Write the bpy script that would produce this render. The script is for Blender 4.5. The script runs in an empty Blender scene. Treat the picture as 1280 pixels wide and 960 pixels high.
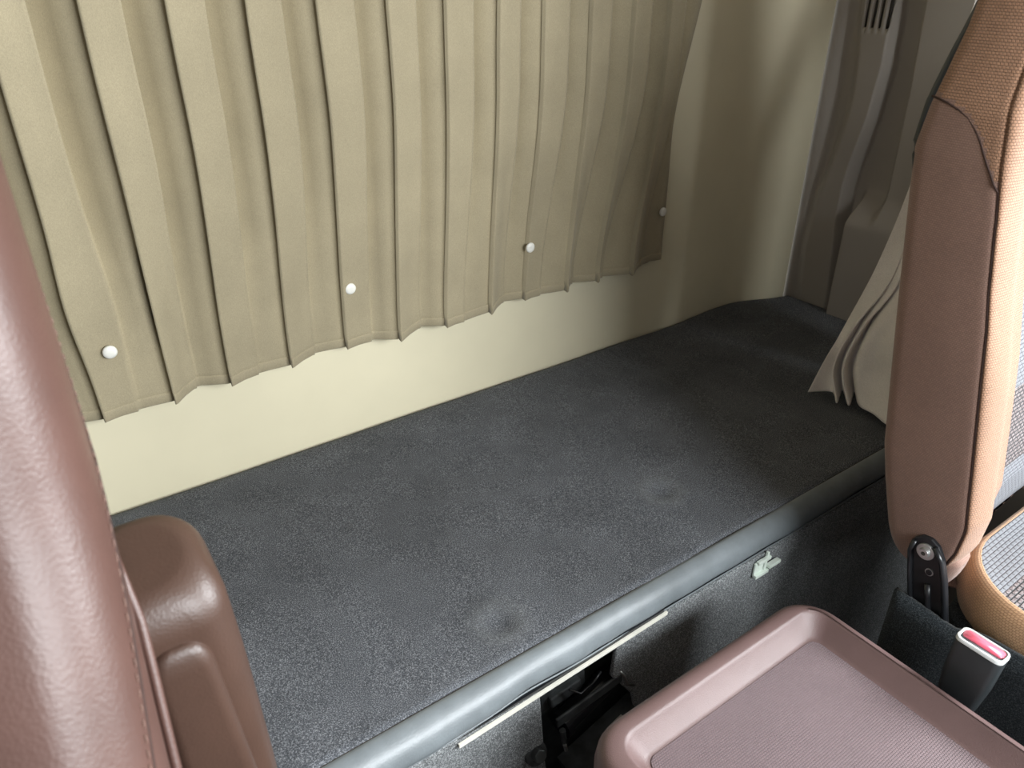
import bpy, bmesh, math, random
from mathutils import Vector, Matrix, noise
random.seed(7)
S = bpy.context.scene
ZC = 1.24                      # camera height above the cab floor; model coordinates below are given from this height
PI = math.pi

# ------------------------------------------------------------------ camera
cd = bpy.data.cameras.new('camera'); cam = bpy.data.objects.new('camera', cd)
S.collection.objects.link(cam); S.camera = cam
cd.sensor_fit = 'HORIZONTAL'; cd.sensor_width = 36.0; cd.lens = 961.0 / 1280.0 * 36.0
cd.clip_start = 0.02
pitch = math.atan(530 / 961.0)
cam.location = (0, 0, ZC)
cam.rotation_euler = (PI / 2 - pitch, 0, -math.radians(35.5))
cd.dof.use_dof = True; cd.dof.focus_distance = 0.95; cd.dof.aperture_fstop = 11.0

# ------------------------------------------------------------------ sky, exposure
w = bpy.data.worlds.new('sky'); S.world = w; w.use_nodes = True
nt = w.node_tree; nt.nodes.clear()
out = nt.nodes.new('ShaderNodeOutputWorld'); bg = nt.nodes.new('ShaderNodeBackground')
tc = nt.nodes.new('ShaderNodeTexCoord'); sx = nt.nodes.new('ShaderNodeSeparateXYZ')
cr = nt.nodes.new('ShaderNodeValToRGB')
nt.links.new(tc.outputs['Generated'], sx.inputs[0])
mr = nt.nodes.new('ShaderNodeMapRange'); mr.inputs[1].default_value = -1; mr.inputs[2].default_value = 1
nt.links.new(sx.outputs['Z'], mr.inputs[0]); nt.links.new(mr.outputs[0], cr.inputs[0])
cr.color_ramp.elements[0].position = 0.40; cr.color_ramp.elements[0].color = (0.30, 0.29, 0.28, 1)
cr.color_ramp.elements[1].position = 0.52; cr.color_ramp.elements[1].color = (0.88, 0.95, 1.0, 1)
nt.links.new(cr.outputs[0], bg.inputs['Color']); bg.inputs['Strength'].default_value = 1.0
nt.links.new(bg.outputs[0], out.inputs[0])
S.view_settings.view_transform = 'Standard'; S.view_settings.look = 'None'
S.view_settings.gamma = 1.0; S.view_settings.use_curve_mapping = False
S.view_settings.exposure = 0.0

def window_light(name, loc, rot, sx_, sy_, power, col=(0.93, 0.97, 1.0)):
    l = bpy.data.lights.new(name, 'AREA'); l.shape = 'RECTANGLE'; l.size = sx_; l.size_y = sy_
    l.energy = power; l.color = col
    o = bpy.data.objects.new(name, l); S.collection.objects.link(o)
    o.location = loc; o.rotation_euler = rot
    return o
# daylight coming in through the windscreen and the two door windows
window_light('windscreen_daylight', (0.66, -0.93, ZC + 0.24), (PI / 2, 0, 0), 0.95, 0.52, 49)
window_light('near_door_daylight', (1.46, -0.28, ZC + 0.08), (PI / 2, 0, PI / 2), 0.74, 0.62, 58)
window_light('far_door_daylight', (-0.86, -0.28, ZC + 0.06), (PI / 2, 0, -PI / 2), 0.74, 0.62, 0.6)

# ------------------------------------------------------------------ materials
def mat(name, col, rough=0.7, spec=0.5, metal=0.0, sheen=0.0, coat=0.0):
    m = bpy.data.materials.new(name); m.use_nodes = True
    b = m.node_tree.nodes['Principled BSDF']
    b.inputs['Base Color'].default_value = (*col, 1); b.inputs['Roughness'].default_value = rough
    b.inputs['Specular IOR Level'].default_value = spec; b.inputs['Metallic'].default_value = metal
    b.inputs['Sheen Weight'].default_value = sheen; b.inputs['Sheen Roughness'].default_value = 0.5
    b.inputs['Coat Weight'].default_value = coat
    return m
def N(m, t, **k):
    n = m.node_tree.nodes.new(t)
    for a, v in k.items(): setattr(n, a, v)
    return n
def L(m, a, b): m.node_tree.links.new(a, b)
def bump(m, src, strength, dist, prev=None):
    b = N(m, 'ShaderNodeBump'); b.inputs['Strength'].default_value = strength
    b.inputs['Distance'].default_value = dist; L(m, src, b.inputs['Height'])
    if prev: L(m, prev.outputs[0], b.inputs['Normal'])
    L(m, b.outputs[0], m.node_tree.nodes['Principled BSDF'].inputs['Normal'])
    return b
def coords(m, kind='Object', scale=(1, 1, 1)):
    t = N(m, 'ShaderNodeTexCoord'); mp = N(m, 'ShaderNodeMapping')
    mp.inputs['Scale'].default_value = scale; L(m, t.outputs[kind], mp.inputs[0]); return mp.outputs[0]
def noise_tex(m, vec, scale, detail=3, rough=0.55):
    n = N(m, 'ShaderNodeTexNoise'); n.inputs['Scale'].default_value = scale
    n.inputs['Detail'].default_value = detail; n.inputs['Roughness'].default_value = rough
    L(m, vec, n.inputs['Vector']); return n.outputs['Fac']
def ramp(m, src, stops):
    r = N(m, 'ShaderNodeValToRGB'); L(m, src, r.inputs[0]); e = r.color_ramp.elements
    while len(e) < len(stops): e.new(0.5)
    for k, (p, c) in enumerate(stops): e[k].position = p; e[k].color = (*c, 1)
    return r.outputs[0]
def mixc(m, fac, a, b, mode='MIX'):
    x = N(m, 'ShaderNodeMix', data_type='RGBA', blend_type=mode)
    if isinstance(fac, float): x.inputs[0].default_value = fac
    else: L(m, fac, x.inputs[0])
    for i, v in ((6, a), (7, b)):
        if isinstance(v, tuple): x.inputs[i].default_value = (*v, 1)
        else: L(m, v, x.inputs[i])
    return x.outputs[2]
def setcol(m, s): L(m, s, m.node_tree.nodes['Principled BSDF'].inputs['Base Color'])

def carpet(name, base, fleck, sheen=0.3, fscale=900):
    m = mat(name, base, 0.95, 0.15, sheen=sheen)
    v = coords(m)
    f = noise_tex(m, v, fscale, 2, 0.8); g = noise_tex(m, v, 9, 4, 0.6)
    c1 = ramp(m, f, [(0.38, tuple(c * 0.45 for c in base)), (0.52, base), (0.68, fleck)])
    c2 = ramp(m, g, [(0.35, (0.82, 0.82, 0.82)), (0.65, (1.15, 1.15, 1.15))])
    c3 = mixc(m, 1.0, c1, c2, 'MULTIPLY')
    # stray bits of lint
    vo = N(m, 'ShaderNodeTexVoronoi'); vo.inputs['Scale'].default_value = 75; L(m, v, vo.inputs['Vector'])
    sp = ramp(m, vo.outputs['Distance'], [(0.0, (1, 1, 1)), (0.055, (1, 1, 1)), (0.07, (0, 0, 0))])
    gt = N(m, 'ShaderNodeMath', operation='GREATER_THAN'); gt.inputs[1].default_value = 0.86
    sc = N(m, 'ShaderNodeSeparateColor'); L(m, vo.outputs['Color'], sc.inputs[0]); L(m, sc.outputs[0], gt.inputs[0])
    mu = N(m, 'ShaderNodeMath', operation='MULTIPLY'); L(m, sp, mu.inputs[0]); L(m, gt.outputs[0], mu.inputs[1])
    mu2 = N(m, 'ShaderNodeMath', operation='MULTIPLY'); L(m, mu.outputs[0], mu2.inputs[0]); mu2.inputs[1].default_value = 0.5
    setcol(m, mixc(m, mu2.outputs[0], c3, (0.35, 0.35, 0.35)))
    b1 = bump(m, f, 0.6, 0.0012); bump(m, g, 0.25, 0.004, b1)
    return m
M = {}
M['carpet'] = carpet('charcoal_carpet', (0.088, 0.094, 0.106), (0.31, 0.32, 0.34), 0.05)
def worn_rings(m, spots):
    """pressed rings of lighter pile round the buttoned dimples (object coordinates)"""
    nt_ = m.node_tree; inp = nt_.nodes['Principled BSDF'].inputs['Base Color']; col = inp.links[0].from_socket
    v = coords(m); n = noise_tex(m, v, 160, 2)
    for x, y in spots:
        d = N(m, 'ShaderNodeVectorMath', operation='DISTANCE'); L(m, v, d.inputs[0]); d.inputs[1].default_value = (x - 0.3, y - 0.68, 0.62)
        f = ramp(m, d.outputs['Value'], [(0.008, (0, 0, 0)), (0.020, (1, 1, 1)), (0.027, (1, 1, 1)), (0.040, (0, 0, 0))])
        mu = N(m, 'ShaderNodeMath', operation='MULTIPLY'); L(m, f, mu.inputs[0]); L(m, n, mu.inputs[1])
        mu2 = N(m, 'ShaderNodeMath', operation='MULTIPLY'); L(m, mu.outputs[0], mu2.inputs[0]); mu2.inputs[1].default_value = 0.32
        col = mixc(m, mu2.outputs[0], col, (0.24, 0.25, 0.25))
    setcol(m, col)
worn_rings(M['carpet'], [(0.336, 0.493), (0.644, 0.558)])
M['carpet_side'] = carpet('charcoal_side_carpet', (0.16, 0.17, 0.175), (0.48, 0.50, 0.50), 0.15, 700)
M['felt'] = carpet('dark_felt', (0.020, 0.025, 0.029), (0.07, 0.08, 0.085), 0.08, 800)

def plain(name, col, rough=0.6, spec=0.4, nscale=60, amt=0.08, bscale=900, bst=0.15, **k):
    m = mat(name, col, rough, spec, **k); v = coords(m)
    g = noise_tex(m, v, nscale, 3)
    setcol(m, ramp(m, g, [(0.3, tuple(c * (1 - amt) for c in col)), (0.7, tuple(min(1, c * (1 + amt)) for c in col))]))
    if bst: bump(m, noise_tex(m, v, bscale, 2), bst, 0.0006)
    return m
M['wall'] = plain('cream_wall_vinyl', (0.74, 0.68, 0.49), 0.62, 0.3, 6, 0.04, 700, 0.12)
M['pillar'] = plain('warm_grey_trim_plastic', (0.36, 0.325, 0.285), 0.6, 0.35, 6, 0.04, 900, 0.15)
M['slot'] = plain('vent_slot_dark', (0.05, 0.045, 0.04), 0.8, 0.2)
M['liner'] = plain('light_cab_liner', (0.15, 0.135, 0.115), 0.8, 0.2, 6)
M['floor'] = plain('black_floor_rubber', (0.02, 0.02, 0.022), 0.85, 0.2)
M['lip'] = plain('grey_edge_vinyl', (0.16, 0.18, 0.19), 0.38, 0.6, 40, 0.12, 500, 0.35)
M['black_metal'] = plain('black_painted_metal', (0.012, 0.013, 0.015), 0.32, 0.5, bst=0.05)
M['grime_metal'] = plain('dusty_black_metal', (0.045, 0.050, 0.052), 0.55, 0.5, 60, 0.5, bst=0.3)
M['bolt_metal'] = plain('dull_bolt_metal', (0.10, 0.11, 0.11), 0.4, 0.5, metal=0.6, bst=0.1)
M['steel'] = plain('bright_steel', (0.55, 0.56, 0.55), 0.35, 0.5, metal=0.9, bst=0.1)
M['zinc'] = plain('pale_zinc', (0.72, 0.80, 0.72), 0.45, 0.5, metal=0.1, bst=0.1)
M['barpaint'] = plain('ivory_painted_bar', (0.70, 0.68, 0.60), 0.4, 0.5, bst=0.05)
M['snap'] = plain('ivory_plastic', (0.80, 0.79, 0.72), 0.35, 0.5, bst=0)
M['black_plastic'] = plain('black_buckle_plastic', (0.022, 0.026, 0.028), 0.42, 0.5, bst=0.2)
M['clear'] = plain('pale_frame_plastic', (0.55, 0.57, 0.56), 0.25, 0.6, bst=0)
M['red'] = plain('red_button_plastic', (0.62, 0.10, 0.15), 0.35, 0.5, bst=0)
M['webbing'] = plain('dark_webbing', (0.03, 0.03, 0.035), 0.8, 0.2)

def cloth(name, col, sheen=0.15, thick=True):
    m = mat(name, col, 0.85, 0.2, sheen=sheen); v = coords(m)
    g = noise_tex(m, v, 14, 3); f = noise_tex(m, coords(m, 'Object', (1, 1, 0.6)), 1100, 2, 0.7)
    c = ramp(m, g, [(0.3, tuple(c * 0.93 for c in col)), (0.7, tuple(c * 1.06 for c in col))])
    c2 = ramp(m, f, [(0.3, (0.86, 0.86, 0.86)), (0.7, (1.12, 1.12, 1.12))])
    setcol(m, mixc(m, 1.0, c, c2, 'MULTIPLY'))
    b = bump(m, f, 0.25, 0.0006); bump(m, g, 0.12, 0.006, b)
    return m
M['curtain'] = cloth('beige_curtain_cloth', (0.35, 0.30, 0.197))
M['side_curtain'] = cloth('pale_curtain_cloth', (0.80, 0.75, 0.70))

def leather(name, col, rough=0.36):
    m = mat(name, col, rough, 0.5); v = coords(m)
    vo = N(m, 'ShaderNodeTexVoronoi', feature='SMOOTH_F1'); vo.inputs['Scale'].default_value = 620; L(m, v, vo.inputs['Vector'])
    g = noise_tex(m, v, 20, 4)
    setcol(m, ramp(m, g, [(0.3, tuple(c * 0.9 for c in col)), (0.7, tuple(c * 1.1 for c in col))]))
    b = bump(m, vo.outputs['Distance'], 0.16, 0.0008); bump(m, g, 0.035, 0.004, b)
    return m
M['leather'] = leather('brown_leather', (0.090, 0.046, 0.036), 0.41)
M['leather2'] = leather('smooth_brown_leather', (0.062, 0.034, 0.024), 0.42)
M['thread'] = plain('brown_thread', (0.16, 0.095, 0.075), 0.7, 0.3, bst=0)
M['groove'] = plain('dark_brown_seam', (0.05, 0.03, 0.025), 0.8, 0.2, bst=0)

def honeycomb(name, base, dark, pitch_, sheen=0.2, st=0.6, rough=0.8, spec=0.3, offset=0.5, size=(1, 1), gloss=None):
    """small woven cells laid out in rows on the UVs (metres)"""
    m = mat(name, base, rough, spec, sheen=sheen)
    t = N(m, 'ShaderNodeUVMap'); 
    br = N(m, 'ShaderNodeTexBrick'); br.offset = offset; br.offset_frequency = 2
    br.inputs['Scale'].default_value = 1.0 / pitch_
    br.inputs['Brick Width'].default_value = size[0]; br.inputs['Row Height'].default_value = size[1]
    br.inputs['Mortar Size'].default_value = 0.16; br.inputs['Mortar Smooth'].default_value = 1.0
    br.inputs['Color1'].default_value = (*base, 1)
    br.inputs['Color2'].default_value = (*tuple(min(1, c * 1.15) for c in base), 1); br.inputs['Mortar'].default_value = (*dark, 1)
    L(m, t.outputs[0], br.inputs['Vector'])
    g = noise_tex(m, coords(m), 12, 3)
    c2 = ramp(m, g, [(0.3, (0.93, 0.93, 0.93)), (0.7, (1.06, 1.06, 1.06))])
    setcol(m, mixc(m, 1.0, br.outputs['Color'], c2, 'MULTIPLY'))
    inv = N(m, 'ShaderNodeMath', operation='SUBTRACT'); inv.inputs[0].default_value = 1.0; L(m, br.outputs['Fac'], inv.inputs[1])
    bump(m, inv.outputs[0], st, pitch_ * 0.3)
    return m
M['bolster'] = honeycomb('tan_mesh_fabric', (0.30, 0.165, 0.098), (0.15, 0.08, 0.045), 0.0030, size=(1.0, 0.8))
M['side_fabric'] = honeycomb('mauve_brown_fabric', (0.235, 0.142, 0.108), (0.15, 0.088, 0.066), 0.0024, size=(1.0, 0.8), st=0.4)
M['cush_tan'] = honeycomb('light_tan_mesh_fabric', (0.44, 0.27, 0.15), (0.27, 0.155, 0.085), 0.0034, size=(1.0, 0.8), st=0.4)
M['console_mat'] = honeycomb('mauve_textured_mat', (0.14, 0.094, 0.10), (0.055, 0.034, 0.038), 0.0026, size=(1.0, 0.85), st=0.7, rough=0.5, spec=0.45)
M['console'] = plain('mauve_grained_plastic', (0.125, 0.077, 0.073), 0.42, 0.5, 30, 0.06, 1100, 0.5)

def basket(name):
    """grey basket weave crossed by broad brown-black bands (UV in metres)"""
    m = mat(name, (0.4, 0.42, 0.45), 0.7, 0.4)
    t = N(m, 'ShaderNodeUVMap'); mp = N(m, 'ShaderNodeMapping'); mp.inputs['Rotation'].default_value = (0, 0, 0.0)
    L(m, t.outputs[0], mp.inputs[0])
    br = N(m, 'ShaderNodeTexBrick'); br.offset = 0.5; br.inputs['Scale'].default_value = 1 / 0.008
    br.inputs['Brick Width'].default_value = 1.0; br.inputs['Row Height'].default_value = 0.55
    br.inputs['Mortar Size'].default_value = 0.13; br.inputs['Mortar Smooth'].default_value = 0.9
    L(m, mp.outputs[0], br.inputs['Vector'])
    sx = N(m, 'ShaderNodeSeparateXYZ'); L(m, mp.outputs[0], sx.inputs[0])
    a = N(m, 'ShaderNodeMath', operation='DIVIDE'); L(m, sx.outputs['Y'], a.inputs[0]); a.inputs[1].default_value = 0.21
    fr = N(m, 'ShaderNodeMath', operation='FRACT'); L(m, a.outputs[0], fr.inputs[0])
    band = N(m, 'ShaderNodeMath', operation='LESS_THAN'); L(m, fr.outputs[0], band.inputs[0]); band.inputs[1].default_value = 0.42
    lite = N(m, 'ShaderNodeRGB'); lite.outputs[0].default_value = (0.155, 0.162, 0.175, 1)
    g = noise_tex(m, coords(m), 500, 2)
    drk = ramp(m, g, [(0.42, (0.10, 0.075, 0.075)), (0.6, (0.22, 0.19, 0.185))])
    thread = mixc(m, band.outputs[0], lite.outputs[0], drk)
    mort = mixc(m, band.outputs[0], (0.15, 0.15, 0.165), (0.02, 0.025, 0.028))
    setcol(m, mixc(m, br.outputs['Fac'], thread, mort))
    inv = N(m, 'ShaderNodeMath', operation='SUBTRACT'); inv.inputs[0].default_value = 1.0; L(m, br.outputs['Fac'], inv.inputs[1])
    bump(m, inv.outputs[0], 0.8, 0.002)
    return m
M['weave'] = basket('grey_basket_weave')

# ------------------------------------------------------------------ helpers
C = S.collection
def tag(o, label=None, cat=None, group=None, kind=None):
    if label: o['label'] = label
    if cat: o['category'] = cat
    if group: o['group'] = group
    if kind: o['kind'] = kind
    return o
def thing(name, loc, label, cat, group=None):
    o = bpy.data.objects.new(name, None); C.objects.link(o); o.empty_display_size = 0.05
    o.location = (loc[0], loc[1], loc[2] + ZC)
    return tag(o, label, cat, group)
def root_of(p):
    while p.parent: p = p.parent
    return p
def build(name, bm, m, parent=None, smooth=True, mats=None):
    """bm in camera-height coordinates -> one mesh object"""
    off = Vector((0, 0, ZC))
    if parent: off = off - root_of(parent).location
    bmesh.ops.translate(bm, verts=bm.verts, vec=off)
    me = bpy.data.meshes.new(name); bm.to_mesh(me); bm.free()
    for k in (mats or [m]): me.materials.append(M[k])
    if smooth:
        for p in me.polygons: p.use_smooth = True
    o = bpy.data.objects.new(name, me); C.objects.link(o)
    if parent: o.parent = parent
    return o
def mods(o, bevel=None, seg=2, sub=0, solid=None, offset=-1, autosmooth=None):
    if solid: s = o.modifiers.new('s', 'SOLIDIFY'); s.thickness = solid; s.offset = offset
    if bevel: b = o.modifiers.new('b', 'BEVEL'); b.width = bevel; b.segments = seg; b.limit_method = 'ANGLE'; b.angle_limit = math.radians(35)
    if sub: u = o.modifiers.new('u', 'SUBSURF'); u.levels = sub; u.render_levels = sub
    return o
def box(bm, x0, x1, y0, y1, z0, z1, rot=None, piv=None):
    r = bmesh.ops.create_cube(bm, size=1)['verts']
    for v in r: v.co = Vector((x0 + (v.co.x + .5) * (x1 - x0), y0 + (v.co.y + .5) * (y1 - y0), z0 + (v.co.z + .5) * (z1 - z0)))
    if rot is not None:
        p = Vector(piv) if piv else Vector(((x0 + x1) / 2, (y0 + y1) / 2, (z0 + z1) / 2))
        for v in r: v.co = p + rot @ (v.co - p)
    return r
def cyl(bm, p0, p1, r0, r1=None, n=20):
    p0, p1 = Vector(p0), Vector(p1); d = p1 - p0; r1 = r0 if r1 is None else r1
    mt = Matrix.Translation((p0 + p1) / 2) @ d.to_track_quat('Z', 'Y').to_matrix().to_4x4()
    return bmesh.ops.create_cone(bm, cap_ends=True, segments=n, radius1=r0, radius2=r1, depth=d.length, matrix=mt)['verts']
def tube(bm, pts, r, n=8):
    pts = [Vector(p) for p in pts]; rings = []
    up = Vector((0.13, 0.21, 0.97)).normalized()
    for i, p in enumerate(pts):
        d = (pts[min(i + 1, len(pts) - 1)] - pts[max(i - 1, 0)]).normalized()
        s = d.cross(up)
        if s.length < 1e-3: s = d.cross(Vector((1, 0, 0)))
        s.normalize(); t = s.cross(d)
        rings.append([bm.verts.new(p + (s * math.cos(a) + t * math.sin(a)) * r) for a in [2 * PI * k / n for k in range(n)]])
    for a, b in zip(rings, rings[1:]):
        for k in range(n): bm.faces.new((a[k], a[(k + 1) % n], b[(k + 1) % n], b[k]))
    bm.faces.new(rings[0][::-1]); bm.faces.new(rings[-1])
def lerp(a, b, t): return a + (b - a) * t
def interp(tab, t):
    if t <= tab[0][0]: return tab[0][1]
    for (a, va), (b, vb) in zip(tab, tab[1:]):
        if t <= b: return va + (vb - va) * (t - a) / (b - a)
    return tab[-1][1]
def sm(a, b, t):
    t = max(0., min(1., (t - a) / (b - a))); return t * t * (3 - 2 * t)
def grid(bm, nu, nv, fn, closed_u=False, matfn=None, uvscale=None):
    """fn(i, j) -> point; UV follows arc length in metres"""
    uv = bm.loops.layers.uv.verify()
    P = [[Vector(fn(i, j)) for i in range(nu)] for j in range(nv)]
    V = [[bm.verts.new(p) for p in row] for row in P]
    U = []
    for row in P:
        u = [0.0]
        for a, b in zip(row, row[1:]): u.append(u[-1] + (b - a).length)
        u.append(u[-1] + (row[0] - row[-1]).length); mid = u[len(row) // 2]
        U.append([x - mid for x in u])
    W = [0.0]; mi = nu // 2
    for a, b in zip(P, P[1:]): W.append(W[-1] + (b[mi] - a[mi]).length)
    n = nu if closed_u else nu - 1
    for j in range(nv - 1):
        for i in range(n):
            k = (i + 1) % nu
            try: f = bm.faces.new((V[j][i], V[j][k], V[j + 1][k], V[j + 1][i]))
            except ValueError: continue
            for l, (jj, ii) in zip(f.loops, ((j, i), (j, i + 1), (j + 1, i + 1), (j + 1, i))): l[uv].uv = (U[jj][ii], W[jj])
            if matfn: f.material_index = matfn(i, j)
    return V
def cap(bm, ring, flip=False):
    c = sum((v.co for v in ring), Vector()) / len(ring); cv = bm.verts.new(c); n = len(ring); uv = bm.loops.layers.uv.verify()
    for i in range(n):
        a, b = ring[i], ring[(i + 1) % n]
        f = bm.faces.new((a, cv, b) if not flip else (b, cv, a))
        for l in f.loops: l[uv].uv = (l.vert.co.x, l.vert.co.y)
def rrect(x0, x1, y0, y1, r, n=6):
    """rounded rectangle, counter-clockwise"""
    pts = []
    for cx, cy, a0 in ((x1 - r, y0 + r, -PI / 2), (x1 - r, y1 - r, 0), (x0 + r, y1 - r, PI / 2), (x0 + r, y0 + r, PI)):
        for k in range(n + 1):
            a = a0 + PI / 2 * k / n; pts.append((cx + r * math.cos(a), cy + r * math.sin(a)))
    return pts
def loft(bm, rings, capb=True, capt=True, matfn=None):
    V = grid(bm, len(rings[0]), len(rings), lambda i, j: rings[j][i], True, matfn)
    if capb: cap(bm, V[0], True)
    if capt: cap(bm, V[-1])
    bmesh.ops.recalc_face_normals(bm, faces=bm.faces)
    return V
def rbox(bm, x0, x1, y0, y1, z0, z1, r, e, n=5):
    """rounded box as a loft: corner radius r, edge radius e"""
    rings = []
    prof = [(z0 + e * (1 - math.sin(a)), e * (1 - math.cos(a))) for a in [PI / 2 * (1 - k / 4) for k in range(5)]] + \
           [(z1 - e * (1 - math.sin(a)), e * (1 - math.cos(a))) for a in [PI / 2 * k / 4 for k in range(5)]]
    for z, s in prof:
        rings.append([(x, y, z) for x, y in rrect(x0 + s, x1 - s, y0 + s, y1 - s, max(r - s, 0.001), n)])
    return loft(bm, rings)

# ------------------------------------------------------------------ the cab shell
def back_y(x): return 0.940 + 0.008 * sm(1.05, 1.2, x) - 0.040 * sm(1.22, 1.357, x)
bm = bmesh.new()
xs = [-0.765 + 0.05 * k for k in range(36)] + [0.985 + 0.0125 * k for k in range(1, 30)] + [1.357]
grid(bm, len(xs), 12, lambda i, j: (xs[i], back_y(xs[i]), -1.24 + 1.90 * j / 11))
o = build('wall_back', bm, 'wall'); tag(o, 'cream back wall of the cab behind the curtain', kind='structure')

# right wall: moulded trim with a raised rib, a recess, a stepped block and vent slots
RL = [(-.62, .874), (-.513, .882), (-.45, .880), (-.40, .876), (-.33, .860), (-.252, .848), (-.20, .846), (-.137, .853), (-.06, .862), (.35, .90)]
RR = [(-.62, .806), (-.593, .807), (-.513, .814), (-.448, .822), (-.38, .822), (-.341, .818), (-.252, .802), (-.158, .795), (-.10, .798), (.35, .84)]
RS = [(-.62, .745), (-.355, .745), (-.192, .749), (-.057, .757), (.35, .78)]
def side_d(y, z):
    yl, yr, ys = interp(RL, z), interp(RR, z), interp(RS, z)
    d = 0.016 * sm(yl + 0.012, yl - 0.010, y)                                   # the rib rises
    d -= 0.034 * sm(yr + 0.004, yr - 0.010, y)                                  # and drops into the recess
    d += 0.030 * sm(ys + 0.006, ys - 0.012, y)
    blk = sm(-0.375, -0.440, z) * sm(0.800, 0.788, y)                           # stepped block low down
    d = d * (1 - blk) + blk * 0.040
    for k in range(4):                                                         # vent slots cut into the rib
        yc = 0.846 - 0.0135 * k + 0.05 * (z + .06) * 0.3
        s = sm(0.0042, 0.0024, abs(y - yc)) * sm(-0.108, -0.103, z) * sm(0.10, 0.095, z)
        d -= 0.010 * s
    return d
ys = []
y = 0.912
while y > 0.70: ys.append(y); y -= 0.0016
while y > 0.16: ys.append(y); y -= 0.012
zs = []
z = -1.24
while z < -0.66: zs.append(z); z += 0.05
while z < 0.12: zs.append(z); z += 0.0065
zs += [0.2, 0.3, 0.4, 0.5, 0.66]
bm = bmesh.new()
grid(bm, len(ys), len(zs), lambda i, j: (1.360 + 0.014 * sm(.905, .87, ys[i]) - side_d(ys[i], zs[j]), ys[i], zs[j]))
wr = build('wall_right', bm, 'pillar'); tag(wr, 'moulded warm grey side trim with a raised rib', kind='structure')
for k in range(4):
    bm = bmesh.new(); yc = 0.846 - 0.0135 * k
    grid(bm, 2, 8, lambda i, j: (1.3655, yc + (0.0022 if i else -0.0022) + 0.015 * (-0.103 + 0.028 * j + .06), -0.103 + 0.028 * j))
    o = build('vent_slot', bm, 'slot', wr)
    mods(o, solid=0.003)
def frame_wall(name, fn, u0, u1, v0, v1, a0, a1, b0, b1, m='liner', th=0.03):
    """a wall panel u,v with a window opening a,b"""
    bm = bmesh.new()
    us = [u0, a0, a1, u1]; vs = [v0, b0, b1, v1]
    V = [[bm.verts.new(fn(u, v)) for u in us] for v in vs]
    for j in range(3):
        for i in range(3):
            if i == 1 and j == 1: continue
            bm.faces.new((V[j][i], V[j][i + 1], V[j + 1][i + 1], V[j + 1][i]))
    bmesh.ops.recalc_face_normals(bm, faces=bm.faces)
    o = build(name, bm, m, smooth=False); mods(o, solid=th, offset=0); o['kind'] = 'structure'; return o
bm = bmesh.new(); box(bm, 1.262, 1.395, 0.158, 0.42, -1.24, 0.66)  # box out of view, added to keep door light off the rear corner
o = build('light_block_pillar', bm, 'pillar', smooth=False); mods(o, bevel=0.03, seg=4); tag(o, 'unseen pillar behind the passenger seat, added to block door light', kind='structure')
frame_wall('wall_right_door', lambda u, v: (1.395, u, v), -0.86, 0.155, -1.24, 0.66, -0.62, 0.06, -0.25, 0.36)
frame_wall('wall_left', lambda u, v: (-0.785, u, v), -0.86, 0.96, -1.24, 0.66, -0.62, 0.06, -0.25, 0.36)
frame_wall('wall_front', lambda u, v: (u, -0.88, v), -0.80, 1.41, -1.24, 0.66, -0.58, 1.18, -0.18, 0.46)
bm = bmesh.new(); box(bm, -0.80, 1.41, -0.90, 0.97, 0.66, 0.69); build('ceiling', bm, 'liner', smooth=False)['kind'] = 'structure'
bm = bmesh.new(); box(bm, -0.80, 1.41, -0.90, 0.97, -1.27, -1.24); build('floor', bm, 'floor', smooth=False)['kind'] = 'structure'

# ------------------------------------------------------------------ the sleeper bunk
bunk = thing('sleeper_bunk', (0.3, 0.68, -1.24), 'long charcoal carpeted sleeper bunk with grey rounded front edge along the back wall', 'bunk')
DIM = [(0.336, 0.493), (0.644, 0.558), (-0.03, 0.56)]
def top_z(x, y):
    z = -0.62 + 0.0012 * noise.noise(Vector((x * 6, y * 6, 0))) * 2
    for dx, dy in DIM:
        r = math.hypot(x - dx, y - dy)
        z -= 0.006 * math.exp(-(r / 0.013) ** 2); z += 0.0022 * math.exp(-((r - 0.026) / 0.008) ** 2)
    return z
FY = 0.445
bx = []
x = -0.745
while x < 1.352: bx.append(x); x += 0.0115
bx.append(1.352)
def back_edge(x): return back_y(x) - 0.004
def front_edge(x): return FY
by = [k / 44 for k in range(45)]
bm = bmesh.new()
def tp(i, j):
    x = bx[i]; y = lerp(front_edge(x), back_edge(x), by[j])
    e = min(by[j] * 0.5, 1.0)
    z = top_z(x, y)
    z -= 0.006 * sm(0.975, 1.0, by[j])
    return (x, y, z)
V = grid(bm, len(bx), 45, tp)
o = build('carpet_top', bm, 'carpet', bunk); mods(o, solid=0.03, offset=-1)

# front edge lip: rounded vinyl strip, slumping slightly towards its left end
bm = bmesh.new()
prof = [(0.0, 0.0005), (-0.0025, 0.0022), (-0.008, 0.0018), (-0.014, -0.0015), (-0.0195, -0.0070), (-0.0225, -0.0135), (-0.0240, -0.019), (-0.0235, -0.0265), (-0.019, -0.0275), (-0.010, -0.0275)]
lx = [-0.745 + k * 0.012 for k in range(176)]; lx[-1] = 1.352
def lip(i, j):
    x = lx[i]; dy, dz = prof[j]
    soft = sm(0.36, 0.22, x)
    wv = 0.0012 * noise.noise(Vector((x * 14, 3.1, 0))) + 0.0007 * noise.noise(Vector((x * 45, 1.1, 0)))
    bump_ = 0.004 * math.exp(-((x - 0.315) / 0.03) ** 2)
    k = j / 9
    return (x, FY + dy * (1 + 0.12 * soft) + wv * k * 2, -0.62 + dz * (1 + 0.0 * soft) - 0.004 * soft * k + bump_ * k * 0.8 + wv * k)
grid(bm, len(lx), len(prof), lip)
o = build('edge_lip', bm, 'lip', bunk); mods(o, sub=1)
bm = bmesh.new()
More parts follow.
